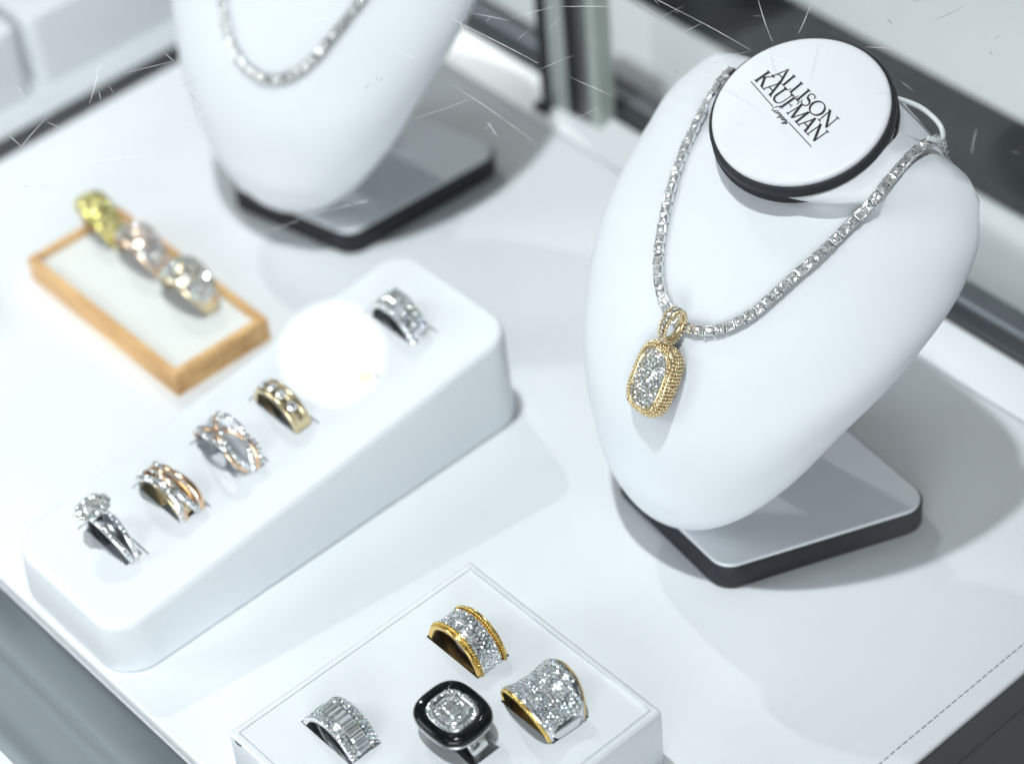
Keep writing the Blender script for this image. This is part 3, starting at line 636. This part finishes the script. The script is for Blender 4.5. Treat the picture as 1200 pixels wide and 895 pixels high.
# wooden box
wb = empty('wooden_box', (-106, -55.5, 0)); tag(wb, 'shallow bamboo ring box with a white insert and three rings', 'box')
X0, X1, Y0, Y1, H = -38.6, 39, -17.6, 17.6, 8.6
wf = MB(); t = 2.5
wf.box(X0, X1, Y0, Y0 + t, 0.02, H, b=.35); wf.box(X0, X1, Y1 - t, Y1, 0.02, H, b=.35)
wf.box(X0, X0 + t, Y0 + t + .02, Y1 - t - .02, .02, H - .01, b=.3); wf.box(X1 - t, X1, Y0 + t + .02, Y1 - t - .02, .02, H - .01, b=.3)
wf.build('frame', M['wood'], wb)
ins = MB().box(X0 + t + .1, X1 - t - .1, Y0 + t + .1, Y1 - t - .1, .3, 6.9, b=.4).build('insert', M['foam'], wb)
for xx in (-33, -12, 13): 
    MB().box(xx - 10.5, xx + 10.5, 10.2, 10.6, 6.85, 6.95).build('slit', M['stitch'], ins)

# ------------------------------------------------------------------ rings
def on(phi, y, r): return (r * sin(phi), y, r * cos(phi))
def hoop(mb, prof, phis=None, mi=0, closed=True):
    """prof(phi) -> loop of (y, r)"""
    full = phis is None
    if full: phis = [2 * PI * k / 72 for k in range(72)]
    rings = [[on(p, y, r) for y, r in prof(p)] for p in phis]
    mb.loft(rings, mi, True, wrap=full, cap0=not full, cap1=not full); return mb
def flat(w, r0, r1): return lambda p: [(-w, r0), (-w, r1 - .2), (-w + .25, r1), (w - .25, r1), (w, r1 - .2), (w, r0)]
def pave_band(mb, ys, R, span, r, tilt=10, kind='chip', Rf=None):
    for i, y in enumerate(ys):
        st_ = r * 1.95 / R; a = -span + (i % 2) * st_ / 2
        while a < span:
            rad_ = Rf(y, a) if Rf else R
            if rad_: mb.chip(on(a, y, rad_), (sin(a), (0 if not Rf else (Rf(y - .1, a) - Rf(y + .1, a)) / .2), cos(a)), r, tilt=tilt)
            a += st_
    return mb
def bead_ring(mb, y, R, r, span, step):
    a = -span
    while a <= span: mb.ball(on(a, y if not callable(y) else y(a), R if not callable(R) else R(a)), r, nu=7, nv=5); a += step
    return mb
def ribbon(mb, fy, fr, w, t, span, n=60, mi=0):
    rings = []
    for k in range(n + 1):
        p = -span + 2 * span * k / n; y, r = fy(p), fr(p); ww = w(p) if callable(w) else w
        rings.append([on(p, y - ww, r), on(p, y - ww * .7, r + t), on(p, y + ww * .7, r + t), on(p, y + ww, r), on(p, y + ww * .7, r - t), on(p, y - ww * .7, r - t)])
    return mb.loft(rings, mi, True, cap0=True, cap1=True)
def ribbon_stones(mb, fy, fr, r, span, tilt=10):
    a = -span
    while a < span: mb.chip(on(a, fy(a), fr(a)), (sin(a), 0, cos(a)), r, tilt=tilt); a += 2.05 * r / fr(a)
def ring(label, loc, depth, group, rotx=0., rotz=0.):
    e = empty('ring', loc, (rotx, 0, rotz)); tag(e, label, 'ring', group)
    return e
def shift(o, dz): o.location.z += dz * MM; return o
GL, GU, GW = 'rings in the low front tray', 'rings in the long wedge tray', 'rings in the wooden box'

# front tray: gold band with pave centre between two beaded edges
e = ring('wide yellow gold ring with beaded edges and pave diamond centre', (81.8, -87.1, LT_Z), 0, GL); dz = -.7
shift(hoop(MB(), flat(5.0, 8.5, 9.75)).build('band', M['gold'], e), dz)
shift(hoop(MB(), lambda p: [(-4.6, 8.3), (-4.6, 8.49), (4.6, 8.49), (4.6, 8.3)]).build('inner_lining', M['bronze'], e), dz)
shift(hoop(MB(), flat(3.3, 9.5, 9.83)).build('stone_bed', M['silver'], e), dz)
for s in (-1, 1):
    shift(bead_ring(MB(), s * 3.85, 10.05, .42, rad(95), rad(4.6)).build('beaded_edge', M['gold_old'], e), dz)
    shift(MB().tube([on(a, s * 4.7, 9.45) for a in [2 * PI * k / 60 for k in range(60)]], .36, 6, closed=True).build('rail', M['gold'], e), dz)
shift(pave_band(MB(), [-2.7, -1.62, -.54, .54, 1.62, 2.7], 9.8, rad(93), .61, 12).build('pave_stones', M['diamond'], e), dz)
tg = MB().box(-3.4, 2.6, -.15, .15, -4, 4.6); tg.v = [(x, y * 1 - z * .25 - 1.0, z) for x, y, z in tg.v]; tg = tg.build('paper_tag', M['paper'], e)
MB().add([(-1.2, -1.6, 1.6), (-.3, -1.66, 1.9), (-.4, -1.9, 3.0), (-1.1, -1.86, 2.6)], [(0, 1, 2, 3)]).build('printed_mark', M['ink'], tg)

# front tray: wide concave pave ring
e = ring('wide concave pave ring with thin yellow gold rims, beside the beaded gold ring', (110.9, -87.3, LT_Z), 0, GL, rotz=rad(-4)); dz = -1.2
Wd = lambda p: 5.0 + 2.6 * max(0, cos(p))**1.5
Rs = lambda y, p: 9.6 + (1.5 * max(0, cos(p)) + .2) * (y / 7.0)**2 * 1.25
def saddle(p):
    w = Wd(p); ys = [-w + 2 * w * k / 8 for k in range(9)]
    return [(y, Rs(y, p)) for y in ys] + [(y, Rs(y, p) - 1.0) for y in ys[::-1]]
shift(hoop(MB(), saddle).build('band', M['silver'], e), dz)
def lining(p):
    w = Wd(p) - .3; ys = [-w + 2 * w * k / 6 for k in range(7)]
    return [(y, Rs(y, p) - 1.03) for y in ys] + [(y, Rs(y, p) - 1.25) for y in ys[::-1]]
shift(hoop(MB(), lining).build('inner_lining', M['bronze'], e), dz)
for s in (-1, 1):
    rl = MB().tube([on(a, s * (Wd(a) + .1), Rs(Wd(a), a) - .6) for a in [2 * PI * k / 72 for k in range(72)]], .46, 8, closed=True)
    ro_ = shift(rl.build('gold_rim', M['gold'], e), dz)
    bead_ring(MB(), lambda a, s=s: s * (Wd(a) + .55), lambda a: Rs(Wd(a), a) - .75, .36, rad(82), rad(3.6)).build('beaded_edge', M['gold_old'], ro_)
pv = MB(); random.seed(21)
for i in range(13):
    yy = -6.6 + 1.1 * i; a = -rad(63) + (i % 2) * .055
    while a < rad(64):
        if abs(yy) < Wd(a) - .75: pv.chip(on(a, yy, Rs(yy, a) + .08), (sin(a), -(Rs(yy + .1, a) - Rs(yy - .1, a)) / .2, cos(a)), .62, tilt=13)
        a += .112
shift(pv.build('pave_stones', M['diamond'], e), dz)
for s in (-1, 1):
    a0 = s * rad(72)
    sw = ribbon(MB(), lambda p: 0, lambda p: Rs(0, p + a0) + .25, lambda p: 5.6 - 9 * abs(p), .3, .16, 12)
    ca, sa = cos(a0), sin(a0); sw.v = [(x * ca + z * sa, y, -x * sa + z * ca) for x, y, z in sw.v]
    shift(sw.build('polished_shoulder', M['silver'], e), dz)

# front tray: black enamel cushion ring
e = ring('large ring with black enamel cushion frame around a pave mosaic', (100.6, -107.4, LT_Z), 0, GL, rotx=rad(3)); hz = 8.6
ca_, cb_ = 9.5, 8.3
def CR(k, z, e_=2.9): return [(x * k, y * k, z) for x, y in cushion(ca_, cb_, e_, 72)]
shift(hoop(MB(), flat(2.6, 8.6, 10.0)).build('shank', M['silver'], e), -2.6)
hd = MB().loft([CR(.90, hz - 3.6), CR(.985, hz - 3.2), CR(1.0, hz - 2.6), CR(.985, hz - 2.4)], cap0=True).build('setting', M['silver'], e)
MB().loft([CR(.97, hz - 2.4), CR(1.0, hz - 2.0), CR(1.005, hz - 1.2), CR(.975, hz - .45), CR(.92, hz - .05), CR(.84, hz + .05), CR(.70, hz + .05), CR(.68, hz - .4)]).build('enamel_frame', M['enamel'], e)
MB().loft([CR(.675, hz - .35), CR(.66, hz - .05), CR(.64, hz - .05), CR(.53, hz - .2), CR(.515, hz - .5), CR(.49, hz - .5), CR(.475, hz - .05)], cap1=True).build('plate', M['silver'], e)
hl = MB()
for q in along([(p[0], p[1]) for p in CR(.60, 0)], 1.02): hl.chip((q.x, q.y, hz + .12), (0, 0, 1), .56, tilt=12)
hl.build('halo_stones', M['diamond'], e)
ms = MB()
for i in range(3): ms.baguette((-1.6 + 1.6 * i, 0, hz + .25), (0, 0, 1), (0, 1, 0), 2.9, 1.35, tilt=5)
for q in along([(p[0], p[1]) for p in CR(.405, 0, 2.6)], 1.12): ms.baguette((q.x, q.y, hz + .15), (q.x * .05, q.y * .05, 1), (-q.y, q.x, 0), 1.1, .95, tilt=9)
for q in along([(p[0], p[1]) for p in CR(.30, 0, 3.)], .95): ms.chip((q.x, q.y, hz + .1), (0, 0, 1), .50, tilt=10)
ms.build('mosaic_stones', M['diamond'], e)

# front tray: baguette band
def baguette_ring(label, x, y, dz, z):
    e = ring(label, (x, y, z), 0, GL, rotz=rad(2))
    shift(hoop(MB(), flat(4.7, 8.4, 9.6)).build('band', M['silver'], e), dz)
    bg = MB(); a = -rad(80)
    while a < rad(80): bg.baguette(on(a, 0, 9.75), (sin(a), 0, cos(a)), (0, 1, 0), 4.1, 1.5, tilt=6); a += .182
    shift(bg.build('baguette_stones', M['diamond'], e), dz)
    sd = MB()
    for s in (-1, 1):
        pave_band(sd, [s * 2.85, s * 3.95], 9.75, rad(84), .62, 14)
        for k in range(34):
            a = -rad(84) + rad(168) * k / 33; sd.ball(on(a, s * 4.55, 9.65), .28, mi=1, nu=6, nv=4)
    shift(sd.build('side_stones', [M['diamond'], M['silver']], e), dz)
    return e
baguette_ring('silver ring with a centre row of baguette stones, leftmost in the low tray', 80.2, -127.8, -3.0, LT_Z)
e = ring('ring of which only the pave top shows at the bottom image edge', (112, -127, LT_Z), 0, GL); dz = -2.6
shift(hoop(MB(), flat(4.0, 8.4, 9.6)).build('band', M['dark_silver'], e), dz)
shift(pave_band(MB(), [-3, -1.8, -.6, .6, 1.8, 3], 9.75, rad(80), .66, 12).build('pave_stones', M['diamond'], e), dz)

# wedge tray rings
def upper(i, label, dy=0): return ring(label, (RX, RY[i] + dy, plane_z(RY[i] + dy)), 0, GU, rotx=TILT)
# a: halo solitaire on a split shank
e = upper(0, 'silver split-shank ring with a round halo cluster, lowest in the wedge tray'); dz = -.8
sh = MB(); ss = MB()
for s in (-1, 1):
    fy = lambda p, s=s: s * (.75 + 1.25 * max(0, cos(p))**1.2); fr_ = lambda p: 9.8
    ribbon(sh, fy, fr_, .85, .75, rad(120)); ribbon_stones(ss, fy, lambda p: 10.5, .62, rad(82))
shift(sh.build('shank', M['silver'], e), dz); shift(ss.build('shank_stones', M['diamond'], e), dz)
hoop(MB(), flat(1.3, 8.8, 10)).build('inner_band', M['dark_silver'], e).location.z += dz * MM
hd = MB().loft([[(r * cos(2 * PI * k / 24), r * sin(2 * PI * k / 24), z) for k in range(24)] for r, z in ((1.6, 8.6), (3.4, 10.4), (4.9, 11.3), (5.0, 11.7), (4.3, 11.8))], cap0=True, cap1=True).build('head', M['silver'], e)
hd.location = (-2.6 * MM, 0, -.6 * MM); hd.rotation_euler = (0, rad(-10), 0)
hs = MB(); hs.stone((0, 0, 12.3), (0, 0, 1), 2.9, tilt=2)
for k in range(10): hs.stone((4.1 * cos(2 * PI * k / 10), 4.1 * sin(2 * PI * k / 10), 11.9), (cos(2 * PI * k / 10) * .25, sin(2 * PI * k / 10) * .25, 1), 1.25, tilt=9)
hs.build('cluster_stones', M['diamond'], hd)
# b: crossing rows of pave and rose gold
e = upper(1, 'wide ring of crossing diamond and rose gold bands, second from the low end'); dz = -.5
gm = MB(); sm_ = MB(); sn = MB()
for k in range(4):
    fy = lambda p, k=k: 1.2 * sin(2.2 * p + k * 1.9) + (-3 + 2 * k) * .95; fr_ = lambda p: 9.6 + .25 * cos(2.2 * p + k)
    ribbon(gm if k % 2 else sm_, fy, fr_, 1.1, .7, rad(118)); 
    if k % 2 == 0: ribbon_stones(sn, fy, lambda p, f=fr_: f(p) + .65, .78, rad(88))
    else:
        ribbon_stones(sn, lambda p, f=fy: f(p) - 1.0, lambda p, f=fr_: f(p) + .5, .6, rad(88))
shift(hoop(MB(), flat(3.6, 8.4, 9.0)).build('inner_band', M['champagne'], e), dz)
shift(gm.build('gold_bands', M['rose'], e), dz); shift(sm_.build('white_bands', M['silver'], e), dz); shift(sn.build('stones', M['diamond'], e), dz)
# c: openwork ring
e = upper(2, 'broad openwork ring of looping gold and diamond ribbons, third from the low end'); dz = -.2
gm = MB(); sm_ = MB(); sn = MB()
for k, (amp, ph, off) in enumerate(((3.6, 0, 0), (-3.6, .3, 0), (2.2, 1.6, 2.4), (2.2, -1.4, -2.4))):
    fy = lambda p, amp=amp, ph=ph, off=off: amp * sin(1.7 * p + ph) + off; fr_ = lambda p, k=k: 10.3 + .5 * (1 if k % 2 else -1) * cos(1.7 * p)
    ribbon(gm if k in (0, 1) else sm_, fy, fr_, .8, .55, rad(112)); ribbon_stones(sn, (lambda p, f=fy, k=k: f(p) + (1.0 if k < 2 else 0)), (lambda p, f=fr_: f(p) + .55), .8, rad(86), 14)
shift(gm.build('gold_ribbons', M['rose'], e), dz); shift(sm_.build('white_ribbons', M['silver'], e), dz); shift(sn.build('stones', M['diamond'], e), dz)
# d: yellow gold channel band
def channel_ring(e, dz, big, metal, w=2.9):
    shift(hoop(MB(), lambda p: [(-w, 8.6), (-w, 9.6), (-w + .9, 10.1), (-w + 1.2, 9.7), (w - 1.2, 9.7), (w - .9, 10.1), (w, 9.6), (w, 8.6)]).build('band', metal, e), dz)
    s = MB()
    for a in big: s.stone(on(a, 0, 9.95), (sin(a), 0, cos(a)), 1.5, tilt=6)
    shift(s.build('stones', M['diamond'], e), dz)
    shift(MB().box(-1.2, 1.2, -.06, .06, 0, .2).build('hallmark', M['silver'], e), 8.4 + dz)
e = upper(3, 'plain yellow gold band with a channel of five stones, just left of the glare'); channel_ring(e, -.6, [rad(-62), rad(-38), rad(-8), rad(14), rad(40)], M['champagne'])
e = upper(4, 'gold ring almost hidden behind the round glare on the glass'); channel_ring(e, -.6, [rad(-40), rad(-15), rad(12), rad(38)], M['gold'], 2.7)
# f: wide white cluster ring
e = upper(5, 'silver ring with a square cluster and diamond shoulders, highest in the wedge tray'); dz = -1.2
shift(hoop(MB(), flat(3.6, 8.4, 9.5)).build('band', M['silver'], e), dz)
s_ = MB()
for s in (-1, 1):
    a = rad(22)
    while a < rad(84):
        for yy in (-2.6, 0, 2.6): s_.stone(on(s * a, yy, 9.75), (sin(s * a), yy * .05, cos(a)), 1.15, tilt=8, seg=6)
        a += .25
shift(s_.build('shoulder_stones', M['diamond'], e), dz)
hd = MB().box(-3.5, 3.5, -3.5, 3.5, 8.8, 10.6, b=.6).build('head', M['silver'], e); shift(hd, dz)
hs = MB(); hs.baguette((0, 0, 11), (0, 0, 1), (1, 0, 0), 4, 3.6, tilt=1)
for k in range(-2, 3):
    for q in ((k * 1.45, -3), (k * 1.45, 3), (-3, k * 1.45), (3, k * 1.45)): hs.chip((q[0], q[1], 10.75), (q[0] * .05, q[1] * .05, 1), .75, tilt=12)
hs.build('cluster_stones', M['diamond'], hd)

# wooden-box rings
def dome_ring(label, x, y, z, metal, gemm, w, rz, dz, rows=5, sr=.85):
    e = ring(label, (x, y, z), 0, GW, rotx=rad(6), rotz=rz)
    e.scale = (1.1, 1.1, 1.1)
    Wf = lambda p: 2.2 + (w - 2.2) * max(0, cos(p))**.8
    def prof(p):
        ww = Wf(p); k = .9 * max(0, cos(p))
        ys = [-ww + 2 * ww * i / 6 for i in range(7)]
        return [(yy, 9.4 + k * (1 - (yy / ww)**2)) for yy in ys] + [(ww, 8.5), (-ww, 8.5)]
    shift(hoop(MB(), prof).build('band', metal, e), dz)
    s = MB(); n = rows
    for i in range(n):
        fr = -1 + 2 * (i + .5) / n; a = -rad(70) + (i % 2) * .08
        while a < rad(70):
            yy = fr * (Wf(a) - .4); s.chip(on(a, yy, 9.6 + .9 * max(0, cos(a)) * (1 - fr * fr)), (sin(a), fr * .5, cos(a)), sr, tilt=14, seg=7); a += sr * 2.0 / 9.8
    shift(s.build('stones', gemm, e), dz); return e
e = dome_ring('blurred yellow gold ring with yellow stones at the far end of the wooden box', -139.5, -47.5, 6.9, M['lemon_gold'], M['yellow_gem'], 4.4, rad(-6), 1.6, 4, .95)
e = dome_ring('blurred rose gold ring with pale pave dome, middle of the wooden box', -117.5, -47.2, 6.9, M['rose'], M['diamond'], 4.7, rad(0), 1.4, 6, .66)
e = dome_ring('blurred wide white and rose gold pave ring at the near end of the wooden box', -92.8, -47.6, 6.9, M['champagne'], M['diamond'], 5.4, rad(4), 1.8, 7, .72)

# ------------------------------------------------------------------ light
# dim shop, bright patches added for reflections; ceiling spots, some added; added fill panels
w = bpy.data.worlds.new('World'); SC.world = w; w.use_nodes = True; nt = w.node_tree; bg = nt.nodes['Background']
tc = nt.nodes.new('ShaderNodeTexCoord'); nz = nt.nodes.new('ShaderNodeTexNoise'); nz.inputs['Scale'].default_value = 2.6; nz.inputs['Detail'].default_value = 1.0
cr = nt.nodes.new('ShaderNodeValToRGB'); el = cr.color_ramp.elements
el[0].position = .50; el[0].color = (WLO * .95, WLO * 1.0, WLO, 1); el[1].position = .56; el[1].color = (WHI * .95, WHI * 1.0, WHI, 1)
nt.links.new(tc.outputs['Generated'], nz.inputs['Vector']); nt.links.new(nz.outputs['Fac'], cr.inputs['Fac']); nt.links.new(cr.outputs['Color'], bg.inputs['Color'])
bg.inputs['Strength'].default_value = 1.0
def spot(name, loc, at, power, radius, color, size, blend):
    L = bpy.data.lights.new(name, 'SPOT'); L.energy = power; L.shadow_soft_size = radius * MM; L.color = color; L.spot_size = rad(size); L.spot_blend = blend
    o = bpy.data.objects.new(name, L); COL.objects.link(o); o.location = Vector(loc) * MM
    d = Vector(at) - Vector(loc); o.rotation_euler = d.to_track_quat('-Z', 'Y').to_euler(); return o
spot('key_and_counter_fill', (73 - .08 * 1500, 45 - .16 * 1500, 1612), KEY_AT, KEY_P, 34, (.965, .99, 1.0), KEY_SIZE, 1.0)
spot('downlight_and_sparkle_light', (-1607, 393, 1529), (0, -40, 0), FILL_P, 24, (1, .99, .96), 70, .3)
# frosted downlight whose mirror image shows in the glass top
D_ = bpy.data.lights.new('frosted_downlight', 'AREA'); D_.shape = 'DISK'; D_.size = .076; D_.energy = GLARE_P; D_.color = (1, 1, 1)
do = bpy.data.objects.new('frosted_downlight', D_); COL.objects.link(do); do.location = (-1.167, .698, 1.465); do.rotation_euler = (Vector((.0716, -.1067, .131)) - do.location).to_track_quat('-Z', 'Y').to_euler()
for x, y in ((900, -900), (300, -1500), (-700, -1300), (1500, -1000), (-1500, -500), (-200, -900)):  # extra spots added only to make the stones sparkle
    spot('downlight_and_sparkle_light', (x, y, 1700), (0, -20, 0), SPK_P * ((x * x + y * y) / 1.7e6 + 1), 26, (1, .985, .95), 60, .4)
spot('key_and_counter_fill', (300, 1000, 1700), (140, 470, 0), NEXT_P, 34, (1, 1, 1), 22, .8)  # added spot, brightens the white counter beyond the rail
def fill_panel(name, loc, w, h, power):
    A_ = bpy.data.lights.new(name, 'AREA'); A_.shape = 'RECTANGLE'; A_.size = w; A_.size_y = h; A_.energy = power; A_.color = (.94, .97, 1.0)
    ao = bpy.data.objects.new(name, A_); COL.objects.link(ao); ao.location = loc; ao.rotation_euler = (Vector((.05, 0, .05)) - ao.location).to_track_quat('-Z', 'Y').to_euler()
fill_panel('front_fill_panel', (.95, -1.25, .36), 1.1, .55, AREA_P)  # unseen panel added to brighten faces turned to the camera
fill_panel('side_sparkle_panel', (-.80, -1.05, .62), .5, .5, SIDE_P)  # unseen panel added so the necklace facets catch glints

# ------------------------------------------------------------------ camera
R_ = [[0.6678428053154427, 0.7410204513607146, -0.06981889467445516], [0.47506191343790843, -0.4965932300887268, -0.726437431738452], [-0.5729765839797583, 0.4519777146001867, -0.683676809403156]]
cam = bpy.data.cameras.new('Camera'); co = bpy.data.objects.new('Camera', cam); COL.objects.link(co); SC.camera = co
cp_ = (435.46220, -343.50306, 519.59437)
co.matrix_world = Matrix(((R_[0][0], -R_[1][0], -R_[2][0], cp_[0] * MM), (R_[0][1], -R_[1][1], -R_[2][1], cp_[1] * MM), (R_[0][2], -R_[1][2], -R_[2][2], cp_[2] * MM), (0, 0, 0, 1)))
cam.sensor_width = 36; cam.lens = 36 * 3023.29 / 1200; cam.clip_start = .01; cam.clip_end = 100
cam.dof.use_dof = True; cam.dof.focus_distance = FOCUS * MM; cam.dof.aperture_fstop = FSTOP; cam.dof.aperture_blades = 0
SC.view_settings.view_transform = 'Standard'; SC.view_settings.look = 'None'; SC.view_settings.gamma = 1; SC.view_settings.exposure = EXPO
cy = SC.cycles; cy.max_bounces = 10; cy.diffuse_bounces = 4; cy.glossy_bounces = 5; cy.transmission_bounces = 8; cy.transparent_max_bounces = 16
cy.caustics_reflective = False; cy.caustics_refractive = False; cy.blur_glossy = .3; cy.sample_clamp_indirect = 6
try: cy.use_denoising = True; cy.denoiser = 'OPENIMAGEDENOISE'
except Exception: pass
